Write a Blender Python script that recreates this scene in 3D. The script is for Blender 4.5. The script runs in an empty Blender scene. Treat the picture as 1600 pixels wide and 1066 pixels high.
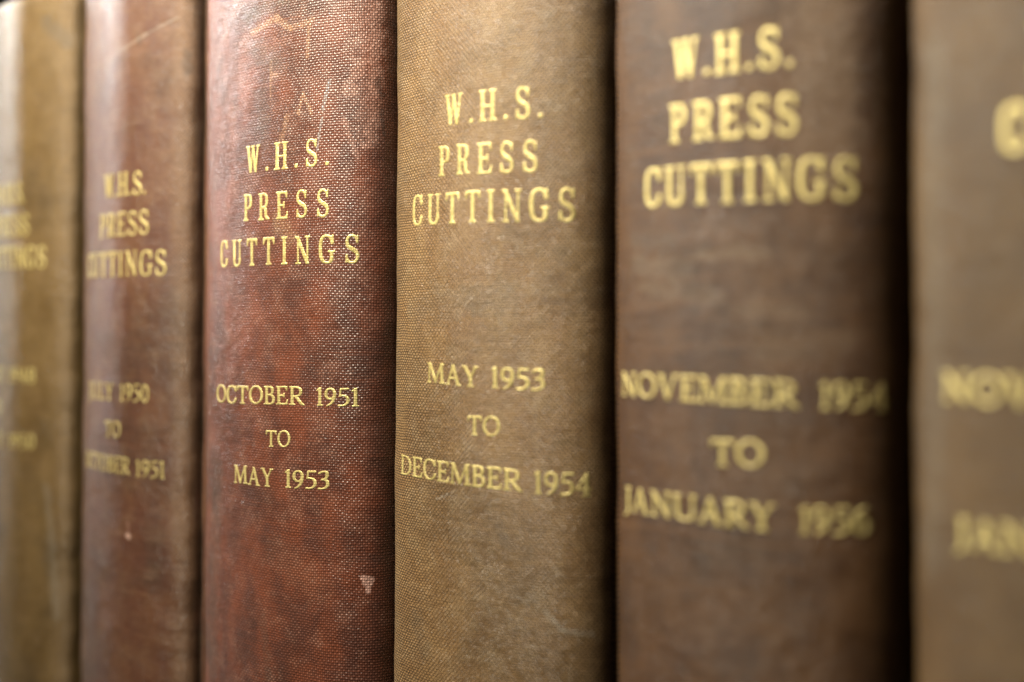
import bpy, math, random
import numpy as np
from mathutils import Vector
random.seed(7); np.random.seed(7)
R = math.radians
MM = 0.001
HC = 200.0                                     # millimetres from shelf to lens height
S = bpy.context.scene
COL = S.collection

# ------------------------------------------------------------------ camera, world, lamps, exposure
CAMZ = 0.200                                   # lens height above the shelf board
cam_d = bpy.data.cameras.new("camera"); cam = bpy.data.objects.new("camera", cam_d); COL.objects.link(cam)
cam_d.sensor_width = 36; cam_d.lens = 45.0
cam_d.clip_start = 0.005; cam_d.clip_end = 20
cam.location = (0, -0.182, CAMZ)
cam.rotation_euler = (R(90), 0, R(90 - 48.366))
cam_d.dof.use_dof = True; cam_d.dof.focus_distance = 0.267; cam_d.dof.aperture_fstop = 5.9
S.camera = cam

world = bpy.data.worlds.new("World"); S.world = world; world.use_nodes = True
world.node_tree.nodes["Background"].inputs[0].default_value = (1.0, 0.93, 0.82, 1)
world.node_tree.nodes["Background"].inputs[1].default_value = 0.008

def lamp(name, loc, target, size, power, col, sy=None):
    d = bpy.data.lights.new(name, 'AREA'); d.energy = power; d.color = col
    d.shape = 'RECTANGLE'; d.size = size; d.size_y = sy or size
    o = bpy.data.objects.new(name, d); COL.objects.link(o); o.location = loc
    o.rotation_euler = (Vector(target) - Vector(loc)).to_track_quat('-Z', 'Y').to_euler()
    return o
sl = sl = sl = sl = sl = sl = lamp("strip_lamp", (-0.265, -0.19, 0.43), (-0.17, 0.02, 0.28), 0.22, 1.95, (1.0, 0.91, 0.72), 0.05)
sl.data.spread = R(150)
lamp("window_light", (-2.4, -0.10, 1.02), (-0.2, 0, 0.26), 0.35, 26.0, (0.99, 1.0, 0.98), 0.5)

S.view_settings.view_transform = 'Standard'; S.view_settings.look = 'None'
S.view_settings.exposure = 0.0; S.view_settings.gamma = 1.0
S.cycles.use_denoising = True
S.cycles.use_adaptive_sampling = False; S.cycles.diffuse_bounces = 0

# ------------------------------------------------------------------ node helpers
class NT:
    def __init__(s, m): s.t = m.node_tree; s.n = s.t.nodes; s.l = s.t.links
    def put(s, sock, v):
        if isinstance(v, bpy.types.NodeSocket): s.l.new(v, sock)
        elif v is not None: sock.default_value = v
    def m(s, op, a, b=None, c=None, clamp=False):
        n = s.n.new('ShaderNodeMath'); n.operation = op; n.use_clamp = clamp
        for i, v in enumerate((a, b, c)): s.put(n.inputs[i], v) if v is not None else None
        return n.outputs[0]
    def v(s, op, a, b=None, scale=None):
        n = s.n.new('ShaderNodeVectorMath'); n.operation = op
        s.put(n.inputs[0], a)
        if b is not None: s.put(n.inputs[1], b)
        if scale is not None: s.put(n.inputs['Scale'], scale)
        return n.outputs['Value'] if op in ('DOT_PRODUCT', 'LENGTH', 'DISTANCE') else n.outputs['Vector']
    def noise(s, vec, scale, detail=2.0, rough=0.55, out='Fac'):
        n = s.n.new('ShaderNodeTexNoise'); s.put(n.inputs['Vector'], vec)
        n.inputs['Scale'].default_value = scale; n.inputs['Detail'].default_value = detail
        n.inputs['Roughness'].default_value = rough
        return n.outputs[out]
    def ss(s, x, lo, hi, a=0.0, b=1.0):
        n = s.n.new('ShaderNodeMapRange'); n.interpolation_type = 'SMOOTHSTEP'
        s.put(n.inputs['Value'], x)
        for k, q in zip(('From Min', 'From Max', 'To Min', 'To Max'), (lo, hi, a, b)): n.inputs[k].default_value = q
        return n.outputs['Result']
    def mix(s, f, a, b, mode='MIX'):
        n = s.n.new('ShaderNodeMix'); n.data_type = 'RGBA'; n.blend_type = mode
        s.put(n.inputs[0], f); s.put(n.inputs[6], a); s.put(n.inputs[7], b)
        return n.outputs[2]
    def xyz(s, v):
        n = s.n.new('ShaderNodeSeparateXYZ'); s.put(n.inputs[0], v); return n.outputs
    def comb(s, x, y, z=0.0):
        n = s.n.new('ShaderNodeCombineXYZ'); s.put(n.inputs[0], x); s.put(n.inputs[1], y); s.put(n.inputs[2], z); return n.outputs[0]

def newmat(name):
    m = bpy.data.materials.new(name); m.use_nodes = True
    return m, NT(m), m.node_tree.nodes['Principled BSDF']
def c4(c): return (c[0], c[1], c[2], 1.0)

def weave(t, uv, pitch, under=0.62):
    """plain weave in the cloth's own millimetres: height 0..1 of the thread on top"""
    d = t.noise(uv, 0.16, 2.0, 0.5, 'Color')
    uv2 = t.v('ADD', uv, t.v('SCALE', t.v('SUBTRACT', d, (0.5, 0.5, 0.5)), scale=0.9))
    d2 = t.noise(uv, 1.1, 1.0, 0.5, 'Color')
    uv2 = t.v('ADD', uv2, t.v('SCALE', t.v('SUBTRACT', d2, (0.5, 0.5, 0.5)), scale=0.30))
    g = t.v('MULTIPLY', uv2, (1.04 / pitch, 1.0 / pitch, 1.0))
    x, y, _ = t.xyz(g)
    fx = t.m('SUBTRACT', t.m('FRACT', x), 0.5); fy = t.m('SUBTRACT', t.m('FRACT', y), 0.5)
    par = t.m('FLOORED_MODULO', t.m('ADD', t.m('FLOOR', x), t.m('FLOOR', y)), 2.0)
    a = t.m('SUBTRACT', 1.0, t.m('MULTIPLY', t.m('MULTIPLY', fx, fx), 4.0))
    b = t.m('SUBTRACT', 1.0, t.m('MULTIPLY', t.m('MULTIPLY', fy, fy), 4.0))
    sa = t.m('SQRT', a); sb = t.m('SQRT', b)
    he = t.m('MULTIPLY', t.m('MULTIPLY', a, sb), under)     # warp on top
    ho = t.m('MULTIPLY', b, sa)                            # weft on top
    h = t.m('ADD', t.m('MULTIPLY', he, t.m('SUBTRACT', 1.0, par)), t.m('MULTIPLY', ho, par))
    # every crossing a little different, and slubs along the weft
    wn = t.n.new('ShaderNodeTexWhiteNoise'); wn.noise_dimensions = '2D'
    t.put(wn.inputs['Vector'], t.comb(t.m('FLOOR', x), t.m('FLOOR', y)))
    h = t.m('MULTIPLY', h, t.m('ADD', 0.76, t.m('MULTIPLY', wn.outputs['Value'], 0.24)))
    slub = t.noise(t.v('MULTIPLY', uv2, (0.12, 2.2, 1.0)), 1.0, 1.0)
    h = t.m('MULTIPLY', h, t.m('ADD', 0.72, t.m('MULTIPLY', slub, 0.56)))
    return h, wn.outputs['Value']

def cloth(name, base, dark, light, worn, pitch=0.55, seed=0.0, half=28.0, shoulder=0.5, marks=(), rough=0.52,
          patch=0.5, wear=0.5, grime=0.5, bump=1.0, dust=0.08, coat=0.7, streaks=0.4, under=0.62, cv=(.36, 1.28)):
    m, t, bs = newmat(name)
    base, dark, light, worn = [tuple(q * f for q, f in zip(c, (.74, .72, .70))) for c in (base, dark, light, worn)]
    uvn = t.n.new('ShaderNodeUVMap'); uvn.uv_map = 'UVMap'; uv = uvn.outputs[0]
    h, wn = weave(t, uv, pitch, under)
    so = t.v('ADD', uv, (seed * 37.1, seed * 11.7, seed * 5.3))
    big = t.noise(so, 0.035, 4.0, 0.6)
    mid = t.noise(t.v('MULTIPLY', so, (1.0, 0.55, 1.0)), 0.12, 5.0, 0.62)
    fine = t.noise(so, 0.55, 4.0, 0.65)
    streak = t.noise(t.v('MULTIPLY', so, (0.05, 0.9, 1.0)), 1.0, 3.0, 0.6)
    col = t.mix(t.ss(mid, 0.35, 0.68), c4(base), c4(light))
    col = t.mix(t.m('MULTIPLY', t.ss(big, 0.45, 0.66), patch), col, c4(dark))
    col = t.mix(t.m('MULTIPLY', t.ss(streak, 0.48, 0.70), streaks), col, c4(light))
    col = t.mix(t.m('MULTIPLY', t.ss(fine, 0.56, 0.74), 0.28 * grime), col, c4(dark))
    # handling wear where the back turns into the joints
    ux, uy, _ = t.xyz(uv)
    edge = t.ss(t.m('ADD', t.m('ABSOLUTE', ux), t.m('MULTIPLY', mid, 6.0)), half - 5.5, half + 1.0)
    edge = t.m('MULTIPLY', edge, t.ss(t.m('ABSOLUTE', ux), half + 0.3, half + 1.2, 1.0, 0.0))
    wm = t.m('MULTIPLY', t.ss(t.noise(so, 0.22, 5.0, 0.7), 0.47, 0.68), wear)
    wm = t.m('MAXIMUM', wm, t.m('MULTIPLY', edge, shoulder))
    tip = t.ss(h, 0.40, 0.80)
    col = t.mix(t.m('MULTIPLY', tip, wm), col, c4(worn))
    col = t.mix(t.m('MULTIPLY', wm, 0.25), col, c4(worn))
    rgh = t.m('ADD', rough - 0.16, t.m('MULTIPLY', fine, 0.22))
    wob = t.m('MULTIPLY', t.m('SUBTRACT', t.noise(so, 0.5, 4.0, 0.65), 0.5), 1.0)
    fleck = t.ss(t.noise(so, 1.5, 3.0, 0.7), 0.38, 0.56, 0.35, 1.0)
    for (x1, y1, x2, y2, wd, mc, amt) in marks:
        bx, by = x2 - x1, y2 - y1; L2 = max(bx * bx + by * by, 1e-6)
        pa = t.v('SUBTRACT', uv, (x1, y1 + HC, 0.0))
        k = t.m('DIVIDE', t.v('DOT_PRODUCT', pa, (bx, by, 0.0)), L2, clamp=True)
        dd = t.v('LENGTH', t.v('SUBTRACT', pa, t.v('SCALE', (bx, by, 0.0), scale=k)))
        dd = t.m('ADD', dd, t.m('MULTIPLY', wob, wd * (3.2 if amt < 1 else 1.0)))
        ms = t.m('MULTIPLY', t.ss(dd, wd * 0.55, wd * 1.35, 1.0, 0.0), amt)
        if amt < 1: ms = t.m('MULTIPLY', t.m('MULTIPLY', ms, t.ss(h, 0.02, 0.6, 0.3, 1.0)), fleck)
        col = t.mix(ms, col, c4(mc))
    # colour darkens in the gaps between threads, the tips are rubbed
    val = t.ss(h, 0.0, 0.7, cv[0], cv[1])
    col = t.mix(1.0, col, t.comb(val, val, val), 'MULTIPLY')
    n1 = t.noise(so, 3.2, 2.0, 0.6)
    hh = t.m('ADD', h, t.m('MULTIPLY', n1, 0.25))
    bp = t.n.new('ShaderNodeBump'); bp.inputs['Strength'].default_value = 1.0
    bp.inputs['Distance'].default_value = 0.00016 * bump * pitch / 0.55
    t.put(bp.inputs['Height'], hh)
    b2 = t.n.new('ShaderNodeBump'); b2.inputs['Strength'].default_value = 1.0; b2.inputs['Distance'].default_value = 0.00045
    t.put(b2.inputs['Height'], t.noise(so, 0.14, 4.0, 0.55)); t.put(b2.inputs['Normal'], bp.outputs[0])
    t.put(bs.inputs['Normal'], b2.outputs[0])
    t.put(bs.inputs['Base Color'], col); t.put(bs.inputs['Roughness'], rgh)
    bs.inputs['Specular IOR Level'].default_value = 0.35
    bs.inputs['Coat Weight'].default_value = coat; bs.inputs['Coat Roughness'].default_value = 0.23; bs.inputs['Coat IOR'].default_value = 1.65   # starch and varnish on the cloth
    t.put(bs.inputs['Coat Normal'], b2.outputs[0])
    bs.inputs['Sheen Weight'].default_value = dust; bs.inputs['Sheen Roughness'].default_value = 0.38
    bs.inputs['Sheen Tint'].default_value = (1.0, 0.98, 0.95, 1)
    return m

def gilt(name, under, pitch, gold=(0.96, 0.80, 0.33), rub=0.3):
    m, t, bs = newmat(name)
    uvn = t.n.new('ShaderNodeUVMap'); uvn.uv_map = 'UVMap'; uv = uvn.outputs[0]
    h, wn = weave(t, uv, pitch)
    n1 = t.noise(uv, 1.6, 4.0, 0.7)
    col = t.mix(t.ss(t.noise(uv, 0.7, 3.0), 0.35, 0.7), c4(gold), c4((gold[0] * .68, gold[1] * .66, gold[2] * .6)))
    loss = t.m('MULTIPLY', t.ss(t.m('ADD', n1, t.m('MULTIPLY', h, 0.22)), 0.50, 0.40), rub)
    loss = t.m('MULTIPLY', t.ss(t.m('ADD', n1, t.m('MULTIPLY', h, 0.25)), 0.42, 0.56, 1.0, 0.0), rub)
    col = t.mix(loss, col, c4(under))
    t.put(bs.inputs['Base Color'], col)
    t.put(bs.inputs['Metallic'], t.m('MULTIPLY', t.m('SUBTRACT', 1.0, loss), 0.30))
    bs.inputs['Roughness'].default_value = 0.36
    bp = t.n.new('ShaderNodeBump'); bp.inputs['Distance'].default_value = 0.00006
    t.put(bp.inputs['Height'], t.m('ADD', h, t.m('MULTIPLY', n1, 0.8)))
    t.put(bs.inputs['Normal'], bp.outputs[0])
    return m

# ------------------------------------------------------------------ mesh helpers
def link(name, me, mat, parent=None, smooth=True):
    o = bpy.data.objects.new(name, me); COL.objects.link(o)
    if mat: me.materials.append(mat)
    if smooth: me.polygons.foreach_set('use_smooth', [True] * len(me.polygons))
    if parent: o.parent = parent
    return o
def mesh(name, verts, faces, uvs=None):
    me = bpy.data.meshes.new(name); me.from_pydata([tuple(v) for v in verts], [], faces)
    if uvs is not None:
        u = me.uv_layers.new(name='UVMap'); uvs = np.asarray(uvs)
        li = np.empty(len(me.loops), int); me.loops.foreach_get('vertex_index', li)
        u.data.foreach_set('uv', uvs[li].astype(np.float32).ravel())
    me.update(); return me

def profile(a, b, n, pw):
    t = np.linspace(-1, 1, n); ang = np.radians(a * t + b * np.sign(t) * abs(t) ** pw)
    dx, dy = np.cos(ang), -np.sin(ang)
    x = np.concatenate([[0], np.cumsum((dx[1:] + dx[:-1]) / 2)]); v = np.concatenate([[0], np.cumsum((dy[1:] + dy[:-1]) / 2)])
    k = 1 / x[-1]
    return x * k - .5, v * k, (np.arange(n) - (n - 1) / 2) * k, ang

class Back:
    """surface of a rounded spine in book-local millimetres (origin: middle of the shelf edge, z=0 at shelf)"""
    def __init__(s, w, a, b, pw, seed, rid=0.0):
        x, v, ss, ang = profile(a, b, 801, pw)
        s.x, s.v, s.s, s.a, s.w, s.seed, s.rid = x * w, v * w, ss * w, ang, w, seed, rid
        s.half = s.s[-1]
    def undul(s, si, z):
        k = s.seed
        e = np.clip(np.abs(si) / s.half, 0, 1) ** 6
        d = 0.10 * np.sin(z * .045 + k) * np.sin(si * .11 + k * 2) + 0.06 * np.sin(z * .13 + k * 3 + si * .07) \
            + 0.03 * np.sin(z * .31 + si * .21 + k)
        return d + e * s.rid * (0.22 * np.sin(z * .21 + k) + 0.14 * np.sin(z * .47 + 2 * k) + 0.08 * np.sin(z * 1.1 + k))
    def pt(s, si, z, off=0.0):
        si = np.asarray(si, float); z = np.asarray(z, float)
        X = np.interp(si, s.s, s.x); V = np.interp(si, s.s, s.v); A = np.interp(si, s.s, s.a)
        o = off + s.undul(si, z)
        return np.stack([X + np.sin(A) * o, -(V + np.cos(A) * o), z + 0 * si], -1)

# ------------------------------------------------------------------ lettering: glyphs drawn as distance fields, contoured into meshes
class G:
    def __init__(s, w): s.w = w; s.p = []; s.clip = True; s.lo = 0.0
    def seg(s, a, b, r1, r2=None): s.p.append(('s', a, b, r1, r1 if r2 is None else r2)); return s
    def box(s, x0, y0, x1, y1, r=0.0): s.p.append(('b', (x0 + x1) / 2, (y0 + y1) / 2, (x1 - x0) / 2, (y1 - y0) / 2, r)); return s
    def dot(s, x, y, r): return s.seg((x, y), (x, y), r)
    def path(s, pts, T, t, mode='pen', pw=1.6, e0=None, e1=None):
        """cubic bezier chain; half-width follows the direction like a pressed pen"""
        P = []
        for i in range(0, len(pts) - 1, 3):
            p = [np.array(q, float) for q in pts[i:i + 4]]
            for u in np.linspace(0, 1, 11)[(1 if i else 0):]:
                P.append((1 - u) ** 3 * p[0] + 3 * u * (1 - u) ** 2 * p[1] + 3 * u * u * (1 - u) * p[2] + u ** 3 * p[3])
        P = np.array(P); d = np.gradient(P, axis=0); d /= np.linalg.norm(d, axis=1)[:, None] + 1e-9
        L = np.concatenate([[0], np.cumsum(np.linalg.norm(np.diff(P, axis=0), axis=1))]); L /= L[-1]
        if mode == 'pen': r = t + (T - t) * abs(d[:, 1]) ** pw
        else: r = t + (T - t) * np.exp(-((L - .5) / .2) ** 2)
        if e0: r = np.where(L < .12, r + (e0 - r) * np.clip(1 - L / .12, 0, 1), r)
        if e1: r = np.where(L > .88, r + (e1 - r) * np.clip((L - .88) / .12, 0, 1), r)
        for i in range(len(P) - 1): s.p.append(('s', P[i], P[i + 1], r[i], r[i + 1]))
        return s
    def sdf(s, X, Y):
        D = np.full(X.shape, 9.0)
        for p in s.p:
            if p[0] == 's':
                a, b = np.array(p[1], float), np.array(p[2], float); ab = b - a; L = (ab @ ab) + 1e-12
                k = np.clip(((X - a[0]) * ab[0] + (Y - a[1]) * ab[1]) / L, 0, 1)
                d = np.hypot(X - a[0] - k * ab[0], Y - a[1] - k * ab[1]) - (p[3] + (p[4] - p[3]) * k)
            else:
                qx = abs(X - p[1]) - p[3] + p[5]; qy = abs(Y - p[2]) - p[4] + p[5]
                d = np.hypot(np.maximum(qx, 0), np.maximum(qy, 0)) + np.minimum(np.maximum(qx, qy), 0) - p[5]
            D = np.minimum(D, d)
        ov = 0.0 if s.clip else 0.03
        return np.maximum(D, np.maximum(Y - 1 - ov, s.lo - Y - ov))

def glyph(ch, f):
    """f: 'title' condensed modern roman, 'date' old-style roman"""
    ti = f == 'title'
    T, t = (.058, .026) if ti else (.056, .028)        # half widths
    sv = .018 if ti else .020                          # serif half thickness
    def stem(g, x, y0=0.0, y1=1.0, r=T, s0=1, s1=1, k=1.0):
        g.box(x - r, y0, x + r, y1)
        w = (r + .085) * k
        for on, y, sg in ((s0, y0, 1), (s1, y1, -1)):
            if on:
                g.box(x - w, y + (0 if sg > 0 else -2 * sv), x + w, y + (2 * sv if sg > 0 else 0), .008)
                for q in (-1, 1): g.seg((x + q * w * .55, y + sg * sv * 1.6), (x + q * r * .55, y + sg * .10), sv * .6, r * .45)
    def diag(g, a, b, r): g.seg(a, b, r)
    def foot(g, x, y, w=.10):
        g.box(x - w, (y if y < .5 else y - 2 * sv), x + w, (y + 2 * sv if y < .5 else y), .008)
    W = dict(zip("WHSPRECUTING.", (.84, .72, .56, .57, .64, .63, .60, .69, .64, .33, .76, .70, .13))) if ti else \
        dict(zip("ABCDEJLMNORTUVY0134569 8", (.80, .62, .74, .84, .64, .36, .60, 1.00, .88, .86, .72, .74, .86, .82, .76, .56, .36, .52, .60, .54, .56, .56, .3, .56)))
    w = W[ch]; g = G(w)
    if ch == '.': g.clip = False; return g.dot(w / 2, .065, .064)
    if ch == 'I': stem(g, w / 2)
    elif ch == 'H':
        stem(g, .15); stem(g, w - .15); g.box(.15, .49 - t * .8, w - .15, .49 + t * .8)
    elif ch == 'T':
        stem(g, w / 2, s1=0); g.box(.02, 1 - 2.2 * t, w - .02, 1)
        for x, q in ((.035, 1), (w - .035, -1)):
            g.seg((x, .97), (x - q * .01, .78), t, t * .75); g.seg((x + q * .10, .965), (x, .84), t * .8, t * .6)
    elif ch == 'E':
        stem(g, .16, k=1.0); g.box(.16, 1 - 2 * t, w - .05, 1); g.box(.16, 0, w - .03, 2 * t)
        g.box(.16, .50 - t, w - .20, .50 + t); g.seg((w - .20, .60), (w - .20, .42), t * .8)
        g.seg((w - .06, .97), (w - .055, .79), t, t * .7); g.seg((w - .13, .965), (w - .06, .86), t * .8, t * .6)
        g.seg((w - .05, .03), (w - .025, .24), t, t * .7); g.seg((w - .13, .035), (w - .04, .15), t * .8, t * .6)
    elif ch == 'L':
        stem(g, .16); g.box(.16, 0, w - .03, 2 * t); g.seg((w - .05, .03), (w - .02, .25), t, t * .7); g.seg((w - .14, .035), (w - .04, .15), t * .8, t * .6)
    elif ch in 'PRBD':
        stem(g, .16)
        if ch == 'D':
            g.path([(.16, 1 - t), (.36, 1 - t), (w - .06, 1.0), (w - T - .02, .5), (w - .06, 0), (.36, t), (.16, t)], T, t)
        else:
            yb = .46 if ch != 'B' else .53
            xr = w - T - (.02 if ch == 'P' else .07)
            g.path([(.16, 1 - t), (.34, 1 - t), (xr, 1.0), (xr, (1 + yb) / 2), (xr, yb), (.34, yb), (.16, yb)], T, t)
            if ch == 'B':
                xr = w - T - .01
                g.path([(.16, yb), (.36, yb), (xr, yb), (xr, .27), (xr, 0), (.36, t), (.16, t)], T, t)
            if ch == 'R':
                if ti:
                    g.path([(.34, yb), (.44, .44), (.44, .36), (.45, .22), (.46, .10), (.50, .035), (w - .02, .04)], T, t, pw=1.2)
                else:
                    g.lo = -.04; g.seg((.34, yb), (w - .07, .05), T * .85, T); g.seg((w - .07, .05), (w + .04, .0), T * .8, t * .5)
    elif ch in 'CG':
        g.clip = False
        cx = w * .53; xl = T + .015; xr = w - .06
        y0, y1 = t - .012, 1.012 - t
        if ch == 'C':
            g.path([(xr, .74), (xr - .04, .92), (cx + .10, y1), (cx, y1), (cx - .22, y1), (xl, .80), (xl, .5), (xl, .20), (cx - .22, y0), (cx, y0),
                    (cx + .12, y0), (xr - .03, .08), (xr + .01, .26)], T, t)
            g.seg((xr + .01, .98), (xr + .005, .72), t * .8, t * .9)
        else:
            g.path([(xr - .05, .74), (xr - .07, .92), (cx + .07, y1), (cx - .01, y1), (cx - .24, y1), (xl, .80), (xl, .5), (xl, .20), (cx - .24, y0), (cx - .02, y0),
                    (cx + .12, y0), (xr - .08, .06), (xr - .08, .20)], T, t)
            g.seg((xr - .03, .98), (xr - .035, .72), t * .8, t * .9)
            g.box(xr - .08 - T * .9, .14, xr - .08 + T * .9, .42); g.box(xr - .22, .40, xr + .06, .40 + 2 * sv, .006)
    elif ch == 'O' or ch == '0':
        g.clip = False
        cx = w / 2; rx = w / 2 - T - (.01); ry = .512 - t; k = .552
        tt = t if ch == 'O' else t * .9
        g.path([(cx, .5 + ry), (cx - rx * k, .5 + ry), (cx - rx, .5 + ry * k), (cx - rx, .5), (cx - rx, .5 - ry * k), (cx - rx * k, .5 - ry), (cx, .5 - ry),
                (cx + rx * k, .5 - ry), (cx + rx, .5 - ry * k), (cx + rx, .5), (cx + rx, .5 + ry * k), (cx + rx * k, .5 + ry), (cx, .5 + ry)], T, tt)
    elif ch == 'S':
        g.clip = False
        a, b = .09, w - .09
        g.path([(b + .0, .77), (b - .02, .93), (w * .62, .985), (w * .5, .985), (w * .26, .985), (a, .88), (a, .745), (a, .59), (w * .34, .55), (w * .5, .50),
                (w * .72, .44), (b + .02, .38), (b + .02, .245), (b + .02, .10), (w * .72, .015), (w * .48, .015), (w * .30, .015), (a + .01, .09), (a - .02, .25)],
               T * 1.02, t * 1.05, mode='mid')
        g.seg((b + .015, .97), (b + .0, .74), t * .6, t * 1.0); g.seg((a - .03, .03), (a - .015, .27), t * .6, t * 1.0)
    elif ch == 'U':
        xr = w - .13; yb = -.0
        g.box(.15 - T, .26, .15 + T, 1); g.box(xr - t, .26, xr + t, 1); g.box(.02, 1 - 2 * sv, .15 + T + .09, 1, .008); g.box(xr - .12, 1 - 2 * sv, xr + .12, 1, .008)
        g.path([(.15, .28), (.15, .08), (.24, t - .005), (w / 2, t - .005), (xr - .08, t - .005), (xr, .10), (xr, .28)], T, t)
        g.clip = False; g.box(0, 0, .001, .001)
    elif ch == 'J':
        g.lo = -.24; stem(g, w * .58, y0=.10, s0=0)
        g.path([(w * .58, .16), (w * .58, -.02), (w * .50, -.14), (w * .05, -.19)], T, t * .8)
    elif ch == 'N':
        x1, x2 = .15, w - .15
        g.box(x1 - t, 0, x1 + t, 1); g.box(x2 - t, 0, x2 + t, 1)
        foot(g, x1, 0, .115); foot(g, x2, 1, .115); g.box(.01, 1 - 2 * sv, .2, 1, .008)
        g.seg((x1 - .045, 1.02), (x2 + .005, -.0), T * .98)
    elif ch == 'M':
        x1, x2, c = .14, w - .15, w * .49
        g.seg((x1 + .01, 1.0), (x1 - .03, 0), t * .9); g.seg((x2 - .015, 1), (x2 + .015, 0), T)
        g.seg((x1 + .03, 1.0), (c, .06), T * .95); g.seg((c, .06), (x2 - .02, 1.0), t)
        foot(g, x1 - .03, 0, .10); foot(g, x2 + .015, 0, .14); g.box(.03, 1 - 2 * sv, .2, 1, .008); g.box(x2 - .06, 1 - 2 * sv, x2 + .12, 1, .008)
    elif ch == 'W':
        a, b, c, d, e = .10, w * .32, w * .50, w * .70, w - .10
        g.seg((a, 1.02), (b, -.02), T * .9); g.seg((b, -.02), (c + .01, 1.0), t); g.seg((c - .01, 1.02), (d, -.02), T * .9); g.seg((d, -.02), (e, 1.02), t)
        foot(g, a, 1, .11); foot(g, c, 1, .10); foot(g, e, 1, .09)
    elif ch == 'A':
        c = w * .50
        g.seg((.11, -.02), (c, .99), t); g.seg((c - .012, 1.0), (w - .13, -.02), T); g.box(.22, .34 - t * .8, w - .26, .34 + t * .8)
        foot(g, .11, 0, .10); foot(g, w - .13, 0, .12)
    elif ch == 'V':
        c = w * .51
        g.seg((.12, 1.02), (c, .01), T); g.seg((c, .01), (w - .11, 1.02), t); foot(g, .12, 1, .12); foot(g, w - .11, 1, .10)
    elif ch == 'Y':
        c = w * .52
        stem(g, c, y1=.46, s1=0); g.seg((.11, 1.02), (c, .44), T); g.seg((c, .44), (w - .10, 1.02), t); foot(g, .11, 1, .11); foot(g, w - .10, 1, .10)
    elif ch == '1':
        stem(g, w / 2 + .01, s1=0, k=.95); g.seg((w / 2 - .01, .97), (.05, .86), T * .55, t * .8)
    elif ch in '96':
        g.clip = False
        P = [(.13, .02), (.30, .07), (w - T - .0, .30), (w - T - .01, .66)]
        Q = [(w - T - .01, .66), (w - T - .01, .87), (w * .68, 1.0 - t), (w * .50, 1.0 - t), (w * .28, 1.0 - t), (T + .01, .86), (T + .01, .68),
             (T + .01, .50), (w * .30, .40), (w * .48, .40), (w * .68, .40), (w - T - .03, .50), (w - T - .02, .62)]
        if ch == '6': P = [(w - x, 1 - y) for x, y in P]; Q = [(w - x, 1 - y) for x, y in Q]
        g.path(P, T, t * .7); g.path(Q, T, t)
    elif ch == '5':
        g.clip = False
        g.seg((.14, .96), (.10, .56), t, t * .9); g.seg((.14, .955), (w - .06, .965), T * .62, T * .66)
        g.path([(.10, .57), (.24, .62), (w - T, .60), (w - T, .32), (w - T, .10), (w * .45, .0), (.06, .035)], T, t, e1=T * .7)
    elif ch == '3':
        g.clip = False
        g.path([(.07, .86), (.14, .96), (.24, 1.0 - t), (.30, 1.0 - t), (.44, 1.0 - t), (w - T - .03, .92), (w - T - .03, .78), (w - T - .03, .62), (.34, .55), (.20, .53)], T, t, e0=T * .6)
        g.path([(.20, .54), (.38, .56), (w - T, .48), (w - T, .29), (w - T, .10), (w * .48, .0), (.06, .035)], T, t, e1=T * .7)
    elif ch == '4':
        g.box(.40 - T, 0, .40 + T, .99); g.box(.26, 0, .54, 2 * sv, .008); g.seg((.39, .97), (.05, .31), t); g.box(.03, .27, w - .02, .27 + 2.2 * t)
    elif ch == '8':
        g.clip = False
        for cy, ry, rx in ((.755, .225, w / 2 - T - .03), (.27, .26, w / 2 - T)):
            c = w / 2; k = .552
            g.path([(c, cy + ry), (c - rx * k, cy + ry), (c - rx, cy + ry * k), (c - rx, cy), (c - rx, cy - ry * k), (c - rx * k, cy - ry), (c, cy - ry),
                    (c + rx * k, cy - ry), (c + rx, cy - ry * k), (c + rx, cy), (c + rx, cy + ry * k), (c + rx * k, cy + ry), (c, cy + ry)], T, t)
    return g

_cache = {}
def contour(ch, f, fat=0.0, cell=.026):
    """marching squares over the distance field: vertices (x, y, depth inside) and faces"""
    key = (ch, f, round(fat, 3))
    if key in _cache: return _cache[key]
    g = glyph(ch, f); pad = .08
    xs = np.arange(-pad, g.w + pad + cell, cell); ys = np.arange(g.lo - pad, 1 + pad + cell, cell)
    X, Y = np.meshgrid(xs, ys); D = g.sdf(X, Y) - fat - .012
    V, F, idx = [], [], {}
    def vid(key, p):
        if key not in idx: idx[key] = len(V); V.append(p)
        return idx[key]
    ny, nx = D.shape
    for j in range(ny - 1):
        for i in range(nx - 1):
            c = [(j, i), (j, i + 1), (j + 1, i + 1), (j + 1, i)]
            d = [D[q] for q in c]
            if min(d) >= 0: continue
            poly = []
            for k in range(4):
                a, b = c[k], c[(k + 1) % 4]; da, db = d[k], d[(k + 1) % 4]
                if da < 0: poly.append(vid(a, (xs[a[1]], ys[a[0]], -da)))
                if (da < 0) != (db < 0):
                    u = da / (da - db); kk = (min(a, b), max(a, b), 'e')
                    poly.append(vid(kk, (xs[a[1]] + (xs[b[1]] - xs[a[1]]) * u, ys[a[0]] + (ys[b[0]] - ys[a[0]]) * u, 0.0)))
            if len(poly) >= 3: F.append(poly)
    _cache[key] = (np.array(V), F, g.w)
    return _cache[key]

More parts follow.
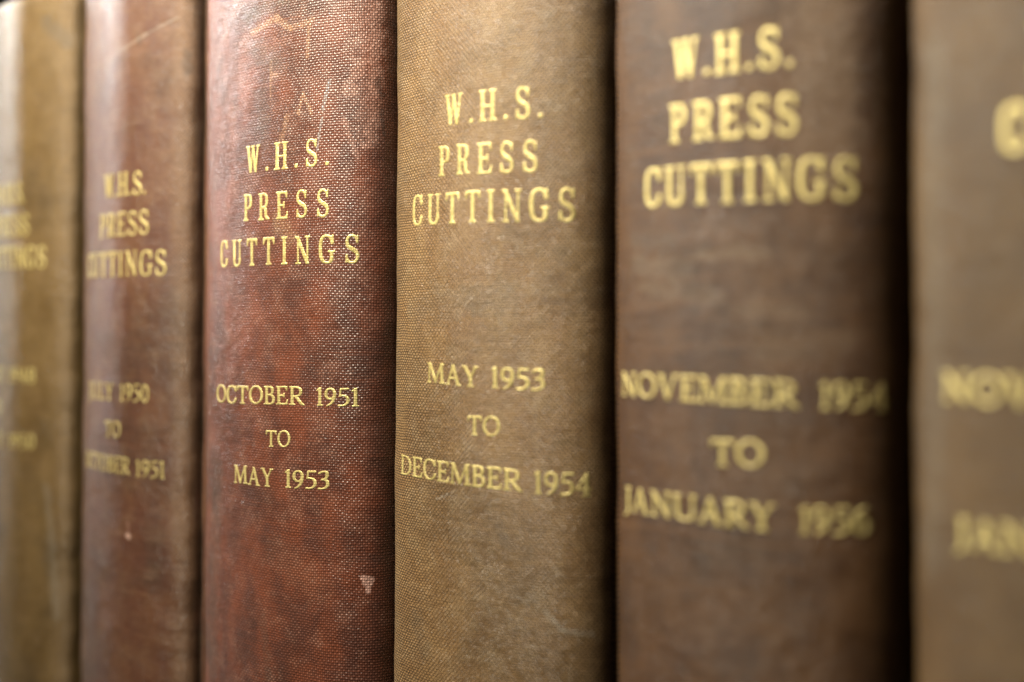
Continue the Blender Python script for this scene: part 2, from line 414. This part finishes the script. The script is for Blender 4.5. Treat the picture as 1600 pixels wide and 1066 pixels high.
MINGAP = {'title': .10, 'date': .03}
def word_mesh(back, text, f, s0, s1, z0, z1, cap, fat=0.0):
    ws = [glyph(ch, f).w for ch in text]
    tot = (s1 - s0) / cap; n = len(text)
    gap = (tot - sum(ws)) / max(n - 1, 1); k = 1.0
    mg = MINGAP[f]
    if gap < mg: k = (tot - mg * (n - 1)) / sum(ws); gap = mg
    mxg = .45 if f == 'title' else .10
    if gap > mxg: k = (tot - mxg * (n - 1)) / sum(ws); gap = mxg
    V, F, U = [], [], []; x = 0.0
    for ch, w in zip(text, ws):
        P, FF, _ = contour(ch, f, fat)
        base = sum(len(q) for q in V)
        jx, jy, ja = random.uniform(-.012, .012), random.uniform(-.012, .012), random.uniform(-.012, .012)
        px = P[:, 0] * k; py = P[:, 1]
        qx = x + px - ja * py + jx; qy = py + ja * px + jy
        si = s0 + qx * cap
        zz = z0 + (z1 - z0) * (si - s0) / (s1 - s0) + qy * cap
        off = -.015 + .085 * np.clip(P[:, 2] / .018, 0, 1)
        V.append(back.pt(si, zz, off) * MM); U.append(np.stack([si, zz], -1))
        F += [[v + base for v in q] for q in FF]
        x += w * k + gap
    return mesh('lettering', np.concatenate(V), F, np.concatenate(U))

# ------------------------------------------------------------------ books
def tube_grid(P, UV, closed_cols=False):
    """faces for a rows x cols grid"""
    r, c = P.shape[:2]
    F = [(j * c + i, j * c + i + 1, (j + 1) * c + i + 1, (j + 1) * c + i) for j in range(r - 1) for i in range(c - 1)]
    return P.reshape(-1, 3), F, UV.reshape(-1, 2)

def make_spine(back, H, extL, extR, ydip, yboard, mat, parent):
    """cloth of the back with both joints, turned in at head and tail"""
    n = 150
    si = np.linspace(back.s[0], back.s[-1], n)
    zs = np.concatenate([np.linspace(0.6, H - 0.6, 190)])
    rows = []
    def crosssec(z, off):
        mid = back.pt(si, np.full(n, z), off)
        out = []
        for sg, ext in ((-1, extL), (1, extR)):
            e = mid[0] if sg < 0 else mid[-1]
            x0 = sg * back.w / 2
            # joint: falls to the groove, then rises on to the edge of the board
            pts = [(e[0] + sg * .25, .8 + e[1] * .3), (x0 - sg * .1, ydip * .45), (x0 - sg * .3, ydip * .75), (x0 + sg * .1, ydip * .97),
                   (x0 + sg * ext * .12, ydip), (x0 + sg * ext * .22, yboard + (ydip - yboard) * .5), (x0 + sg * ext * .32, yboard + .5),
                   (x0 + sg * ext * .46, yboard), (x0 + sg * ext * .75, yboard + .35), (x0 + sg * ext * .98, yboard + 1.4), (x0 + sg * ext, yboard + 4.0), (x0 + sg * ext, yboard + 12.0)]
            a = np.array([[p[0], p[1] - off * .3, z] for p in pts])
            a[:, 1] += .12 * math.sin(z * .17 + back.seed) + .06 * math.sin(z * .5 + sg)
            out.append(a)
        return np.concatenate([out[0][::-1], mid, out[1]])
    nj = 12
    us = np.concatenate([back.s[0] - np.arange(nj, 0, -1) * 1.3, si, back.s[-1] + np.arange(1, nj + 1) * 1.3])
    ends = [(-2.6, 8.0), (-2.5, 1.6), (-2.1, .75), (-1.5, .2), (-.8, -.0), (-.3, .12), (-.08, .32)]
    for off, dz in ends: rows.append((crosssec(dz + 0.3, off), dz))
    for z in zs: rows.append((crosssec(z, 0), z))
    for off, dz in ends[::-1]: rows.append((crosssec(H - dz - .3, off), H - dz))
    P = np.stack([r[0] for r in rows]); U = np.stack([np.stack([us, np.full(len(us), r[1])], -1) for r in rows])
    V, F, UV = tube_grid(P * MM, U)
    return link('spine', mesh('spine', V, F, UV), mat, parent)

def rbox(name, x0, y0, z0, x1, y1, z1, r, mat, parent, seg=3):
    """box with rounded long edges, uv in millimetres"""
    pts = []
    for cx, cy, a0 in ((x1 - r, y0 + r, -90), (x1 - r, y1 - r, 0), (x0 + r, y1 - r, 90), (x0 + r, y0 + r, 180)):
        for k in range(seg + 1):
            a = R(a0 + 90 * k / seg); pts.append((cx + r * math.cos(a), cy + r * math.sin(a)))
    n = len(pts); V, U = [], []
    cum = [0.0]
    for i in range(1, n): cum.append(cum[-1] + math.dist(pts[i], pts[i - 1]))
    for z, sh in ((z0, r * .35), (z0 + r * .35, 0), (z1 - r * .35, 0), (z1, r * .35)):
        mx, my = (x0 + x1) / 2, (y0 + y1) / 2
        for i, (x, y) in enumerate(pts):
            V.append(((x - sh * np.sign(x - mx)) * MM, (y - sh * np.sign(y - my)) * MM, z * MM)); U.append((cum[i] + 60, z))
    F = [(j * n + i, j * n + (i + 1) % n, (j + 1) * n + (i + 1) % n, (j + 1) * n + i) for j in range(3) for i in range(n)]
    F += [tuple(range(n))[::-1], tuple(3 * n + i for i in range(n))]
    return link(name, mesh(name, V, F, U), mat, parent, smooth=False)

pm, pt_, pb = newmat("page_edges")
_uv = pt_.n.new('ShaderNodeTexCoord').outputs['Object']
_st = pt_.noise(pt_.v('MULTIPLY', _uv, (2600.0, 3.0, 3.0)), 1.0, 3.0, 0.7)
pt_.put(pb.inputs['Base Color'], pt_.mix(pt_.ss(_st, .35, .65), (.30, .22, .12, 1), (.55, .45, .29, 1))); pb.inputs['Roughness'].default_value = .9
_b = pt_.n.new('ShaderNodeBump'); _b.inputs['Distance'].default_value = .0003; pt_.put(_b.inputs['Height'], _st); pt_.put(pb.inputs['Normal'], _b.outputs[0])

def book(spec):
    L = R(spec['lean']); cx = spec['cx']
    root = bpy.data.objects.new('bound_volume', None); COL.objects.link(root)
    root.empty_display_size = .02
    root.location = ((cx - HC * math.sin(L)) * MM, -spec.get('yo', 0) * MM, CAMZ - HC * math.cos(L) * MM)
    root.rotation_euler = (0, L, 0)
    root['label'] = spec['label']; root['category'] = 'book'; root['group'] = 'bound volumes of press cuttings standing in a row'
    a, b, pw = spec['prof']; bk = Back(spec['w'], a, b, pw, spec['seed'], spec.get('rid', .4))
    H = spec['H']
    eL, eR = spec['ext']
    mat = cloth(half=bk.half, seed=spec['seed'], **spec['cloth'])
    bmat = cloth(**{**spec['cloth'], 'name': spec['cloth']['name'] + '_board', 'half': 999.0, 'seed': spec['seed'] + 3.3, 'marks': ()})
    sp = make_spine(bk, H, eL, eR, spec.get('dip', 15.0), spec.get('yb', 12.0), mat, root)
    w2 = spec['w'] / 2
    for nm, x0, x1 in (('front_board', w2 + eR - 3.4, w2 + eR), ('back_board', -w2 - eL, -w2 - eL + 3.4)):
        rbox(nm, x0 + .03, spec.get('yb', 12.0) + 6, .4, x1 - .03, 245, H - .4, 1.2, bmat, root)
    rbox('page_block', -w2 - eL + 3.6, 4, 3.5, w2 + eR - 3.6, 238, H - 3.5, 1.0, pm, root)
    gm = gilt(spec['cloth']['name'] + '_gilt', spec['cloth']['base'], spec['cloth'].get('pitch', .55), rub=spec.get('rub', .3), gold=spec.get('gold', (.96, .80, .33)))
    for (txt, f, s0, s1, z0, z1, cap) in spec['lines']:
        o = link('title_word' if f == 'title' else 'date_word', word_mesh(bk, txt, f, s0, s1, z0 + HC, z1 + HC, cap, spec.get('fat', 0.0)), gm, sp)
        o['label'] = 'gold stamped lettering reading "%s"' % txt
    return root
STD = (22, 60, 6); SHARP = (28, 54, 14)
TAN, PINK, PALE, GREY, DARK = (.50, .27, .16), (.66, .36, .28), (.55, .50, .42), (.12, .10, .08), (.04, .03, .027)
BOOKS = [
 dict(cx=-343.68, w=44.29, prof=SHARP, lean=1.2, H=295.8, ext=(3.5, 4.0), seed=1.0, yb=4.0, dip=7.0, rid=.8, fat=.0,
      label='olive tan bound volume at far left, cut off by the left edge, head in view',
      cloth=dict(name='ochre_cloth', coat=.35, base=(.26, .155, .048), dark=(.13, .085, .036), light=(.34, .215, .078), worn=(.50, .33, .17), pitch=.5, shoulder=.8, patch=.6,
                 marks=[(14, 88, 21, 82, 2.2, GREY, .6), (16, -40, 20, -75, 1.2, PALE, .3), (8, -36, 14, -44, 3.0, DARK, .25)]),
      lines=[("W.H.S.", 'title', -10.2, 5.95, 38.5, 38.57, 5.6), ("PRESS", 'title', -11.5, 8.04, 29.5, 29.58, 5.7), ("CUTTINGS", 'title', -17.5, 14.92, 20.4, 20.46, 5.9),
             ("JULY", 'date', -18.0, -4.2, -11.8, -11.5, 4.17), ("1948", 'date', -1.10, 11.21, -11.55, -11.42, 4.17), ("TO", 'date', -13.0, -6.1, -21.0, -20.97, 4.0),
             ("JULY", 'date', -18.0, -4.2, -30.4, -30.1, 4.17), ("1950", 'date', -0.70, 11.48, -30.09, -29.60, 4.17)]),
 dict(cx=-289.89, w=49.20, prof=SHARP, lean=.7, H=325, ext=(3.8, 8.0), seed=2.0, yb=.3, dip=5.5, rid=1.0, fat=-.002,
      label='reddish brown bound volume with worn pale right ridge, lettered JULY 1950 TO OCTOBER 1951',
      cloth=dict(name='russet_cloth', coat=.45, base=(.20, .072, .040), dark=(.09, .043, .026), light=(.27, .115, .056), worn=(.50, .31, .17), pitch=.55, shoulder=.85, patch=.6, wear=.35,
                 marks=[(9.3, 76, 10.2, 73.5, .55, DARK, .8), (4, 73, 22, 79, .25, PALE, .6), (24, 70, 24.5, 66, 1.2, DARK, .6),
                        (7, -45, 7.1, -49.0, .3, PINK, .8), (6.8, -48.3, 7.4, -48.6, .6, (.85, .55, .45), 1.0), (-2.7, -48, 24, -48.6, .14, TAN, .6), (-6, -62, 20, -62.6, .14, TAN, .5), (-2.6, -57.5, 16, -58.4, .12, TAN, .5),
                        (4.8, -72, 25, -74.3, .14, TAN, .5), (14, -20, 16, -60, 3.0, GREY, .25)]),
      lines=[("W.H.S.", 'title', -4.52, 12.39, 36.27, 36.43, 5.74), ("PRESS", 'title', -6.99, 13.64, 26.29, 26.47, 5.9), ("CUTTINGS", 'title', -16.17, 19.05, 16.40, 16.34, 6.1),
             ("JULY", 'date', -14.39, 0.63, -15.12, -14.91, 4.35), ("1950", 'date', 3.43, 14.01, -14.96, -14.96, 4.27), ("TO", 'date', -3.33, 3.80, -24.28, -24.17, 4.01),
             ("OCTOBER", 'date', -16.6, 7.35, -32.9, -33.12, 4.05), ("1951", 'date', 9.64, 19.00, -33.45, -33.45, 4.13)]),
 dict(cx=-226.12, w=61.08, prof=STD, lean=.4, H=325, ext=(1.0, 1.0), seed=3.0, rub=.22, fat=.012,
      label='red brown bound volume with coarse flaked weave, lettered OCTOBER 1951 TO MAY 1953',
      cloth=dict(name='oxblood_cloth', base=(.185, .070, .049), dark=(.088, .043, .033), light=(.34, .10, .05), worn=(.50, .26, .19), pitch=.55, under=.5, cv=(.55, 1.22), coat=.4, shoulder=.12, patch=.45, wear=.8, bump=.6,
                 marks=[(-4.5, 71, 8.5, 73, 1.6, GREY, .6), (-3, 67.5, 6, 69.5, .8, TAN, .8), (6, 69, 9.6, 66.5, .8, TAN, .8), (10, 66.5, 16, 67.5, .6, TAN, .7),
                        (3.8, 60, 3.6, 52.5, .45, TAN, .75), (3.8, 57.5, 5.5, 57.2, .5, TAN, .7), (12.2, 48.2, 13.6, 52.4, .4, TAN, .8), (13.6, 52.4, 15.8, 48.0, .4, TAN, .8), (15.2, 67, 14.8, 60, .5, TAN, .7),
                        (8.6, 47.5, 7.1, 42.0, .8, TAN, .7), (-1, 63, 5, 60, 2.4, GREY, .45), (0, 54, 2, 42, 2.0, GREY, .35), (20.4, 54.2, 18.9, 48.8, .42, (.45, .48, .50), .6), (18.6, 46.5, 17.4, 40, .3, (.55, .58, .60), .6),
                        (29.5, 72, 29.5, 44, 3.2, PINK, .38), (31.0, 69, 30.8, 52, 1.5, PINK, .8), (24, 69, 27, 62, 2.2, PINK, .25), (27.5, 57, 25, 52, 1.4, PINK, .6), (30.5, 48, 29.5, 41, 1.3, PINK, .55), (24, 46, 27, 38, .7, PINK, .5), (31, 54, 32.2, 51, .7, DARK, .8), (32, 48, 32.6, 43, .45, DARK, .8),
                        (28.6, -48.8, 30.4, -49.1, .62, (.8, .46, .38), 1.0), (29.0, -49.8, 30.1, -50.0, .62, (.8, .46, .38), 1.0), (29.6, -50.8, 29.65, -51.6, .55, (.8, .46, .38), 1.0), (30.5, -44.6, 31.5, -45, .9, DARK, .6),
                        (6, 26, 10, 22, 2.2, (.50, .36, .20), .35), (-18, -30, -20, -75, 3.0, GREY, .45), (6, -45, 18, -52, 3.5, (.34, .17, .11), .3), (2, -60, 4, -74, 1.2, GREY, .4), (2, -34, 8, -36, 2.0, DARK, .35)]),
      lines=[("W.H.S.", 'title', -4.77, 20.37, 36.91, 36.74, 5.7), ("PRESS", 'title', -6.01, 20.62, 26.43, 26.06, 5.71), ("CUTTINGS", 'title', -16.44, 27.53, 16.65, 16.25, 5.78),
             ("OCTOBER", 'date', -17.69, 13.94, -14.04, -13.47, 3.86), ("1951", 'date', 17.41, 27.66, -13.49, -13.31, 3.73), ("TO", 'date', 2.75, 10.19, -22.74, -22.45, 3.42),
             ("MAY", 'date', -9.33, 4.97, -31.61, -31.35, 3.85), ("1953", 'date', 8.67, 20.82, -31.29, -30.87, 3.82)]),
 dict(cx=-169.03, w=54.52, prof=STD, lean=.35, H=325, ext=(1.0, .8), seed=4.0, yo=-4, rub=.2, fat=.006,
      label='light khaki brown bound volume with fine weave, lettered MAY 1953 TO DECEMBER 1954',
      cloth=dict(name='khaki_cloth', base=(.355, .205, .088), dark=(.20, .128, .064), light=(.47, .295, .135), worn=(.52, .41, .26), pitch=.52, under=.35, cv=(.15, 1.9), coat=.5, bump=1.0, shoulder=.05, patch=.5, wear=.4,
                 marks=[(18.3, -49.1, 22, -52.4, .55, PALE, .5), (22, -52.4, 27.2, -53, .5, PALE, .45), (3.3, 8, 10, 8.4, 3.2, (.22, .17, .115), .5), (-15.8, 6.5, 0, 7.4, 3.0, (.22, .17, .115), .4),
                        (8, -34, 10, -37, 1.4, GREY, .35), (12, -46, 16, -47, 1.4, GREY, .35), (-14, -55, -12, -62, 2.0, GREY, .3), (-8, -31, -2, -28.6, .2, PALE, .45)]),
      lines=[("W.H.S.", 'title', -5.64, 17.66, 41.69, 41.06, 5.73), ("PRESS", 'title', -7.58, 16.61, 32.13, 31.18, 5.66), ("CUTTINGS", 'title', -16.31, 24.07, 22.96, 21.95, 5.88),
             ("MAY", 'date', -11.06, 3.46, -8.20, -8.69, 3.83), ("1953", 'date', 6.57, 18.31, -8.79, -9.01, 3.91), ("TO", 'date', 0.74, 8.72, -17.86, -17.63, 3.57),
             ("DECEMBER", 'date', -20.96, 13.34, -27.08, -27.70, 3.91), ("1954", 'date', 16.19, 27.28, -27.93, -27.92, 4.04)]),
 dict(cx=-110.24, w=51.45, prof=STD, lean=-.15, H=325, ext=(.8, .8), seed=5.0, rub=.15, fat=.010,
      label='dark umber bound volume, lettering out of focus, reading NOVEMBER 1954 TO JANUARY 1956',
      cloth=dict(name='umber_cloth', coat=.3, dust=0.0, base=(.112, .049, .019), dark=(.042, .025, .012), light=(.20, .094, .034), worn=(.30, .17, .08), pitch=.50, shoulder=.0, streaks=.95, patch=.35, wear=.35,
                 marks=[(-18, 17, -10, 16, 1.5, GREY, .5), (-18, 13, -6, 11.5, 1.8, (.26, .20, .14), .4), (-3.2, 13.5, 8, 13.5, 1.0, (.30, .21, .13), .5), (-16, 9, 0, 7, 1.4, (.26, .18, .11), .4),
                        (17, 62, 18, 30, 5.0, (.29, .18, .105), .75), (3.9, 5, 14, 4, 1.3, (.28, .18, .11), .5), (8, -2, 20, 0, 2.6, (.24, .15, .085), .5)]),
      lines=[("W.H.S.", 'title', -8.80, 12.72, 42.75, 41.92, 6.1), ("PRESS", 'title', -9.53, 13.60, 32.49, 31.50, 6.05), ("CUTTINGS", 'title', -15.37, 22.44, 22.46, 21.07, 6.2),
             ("NOVEMBER", 'date', -22.28, 13.30, -9.18, -10.16, 3.95), ("1954", 'date', 16.83, 26.84, -10.27, -10.39, 3.96), ("TO", 'date', -1.38, 8.12, -19.64, -19.48, 3.97),
             ("JANUARY", 'date', -21.60, 9.67, -28.79, -29.23, 4.01), ("1956", 'date', 13.65, 24.18, -29.21, -28.88, 4.02)]),
 dict(cx=-50.51, w=55.46, prof=STD, lean=-.4, H=325, ext=(.8, 1.0), seed=6.0, yo=7, rub=.1, fat=.02,
      label='mid brown bound volume at far right, very blurred, cut off by the right edge',
      cloth=dict(name='hazel_cloth', coat=.25, dust=0.0, base=(.175, .095, .028), dark=(.09, .051, .017), light=(.23, .13, .041), worn=(.34, .24, .15), pitch=.5, shoulder=.0, patch=.4, wear=.3,
                 marks=[(-23, 40, -24, -30, 2.5, (.24, .20, .15), .5)]),
      lines=[("W.H.S.", 'title', -6.0, 15.0, 44.5, 44.0, 5.9), ("PRESS", 'title', -8.0, 16.0, 34.5, 34.0, 5.9), ("CUTTINGS", 'title', -12.2, 24.0, 24.6, 23.6, 5.8),
             ("NOVEMBER", 'date', -21.6, 12.0, -7.9, -8.9, 3.75), ("1957", 'date', 14.0, 24.0, -8.9, -9.0, 3.9)][:4] +
            [("JANUARY", 'date', -19.4, 10.0, -27.3, -27.7, 3.7)]),
]
for sp_ in BOOKS: book(sp_)

# ------------------------------------------------------------------ shelf the volumes stand on, and the back of the bookcase
wm_, wt, wb = newmat("dark_oak")
_o = wt.n.new('ShaderNodeTexCoord').outputs['Object']
_g = wt.noise(wt.v('MULTIPLY', _o, (3.0, 60.0, 60.0)), 1.0, 5.0, .65)
wt.put(wb.inputs['Base Color'], wt.mix(wt.ss(_g, .3, .7), (.05, .028, .014, 1), (.13, .075, .038, 1))); wb.inputs['Roughness'].default_value = .45
_bb = wt.n.new('ShaderNodeBump'); _bb.inputs['Distance'].default_value = .0004; wt.put(_bb.inputs['Height'], _g); wt.put(wb.inputs['Normal'], _bb.outputs[0])
sh = rbox('shelf_board', -620, -45, -24, 260, 300, 0, 3, wm_, None); sh['kind'] = 'structure'
bp_ = rbox('bookcase_back', -620, 285, .5, 260, 297, 480, 1, wm_, None); bp_['kind'] = 'structure'
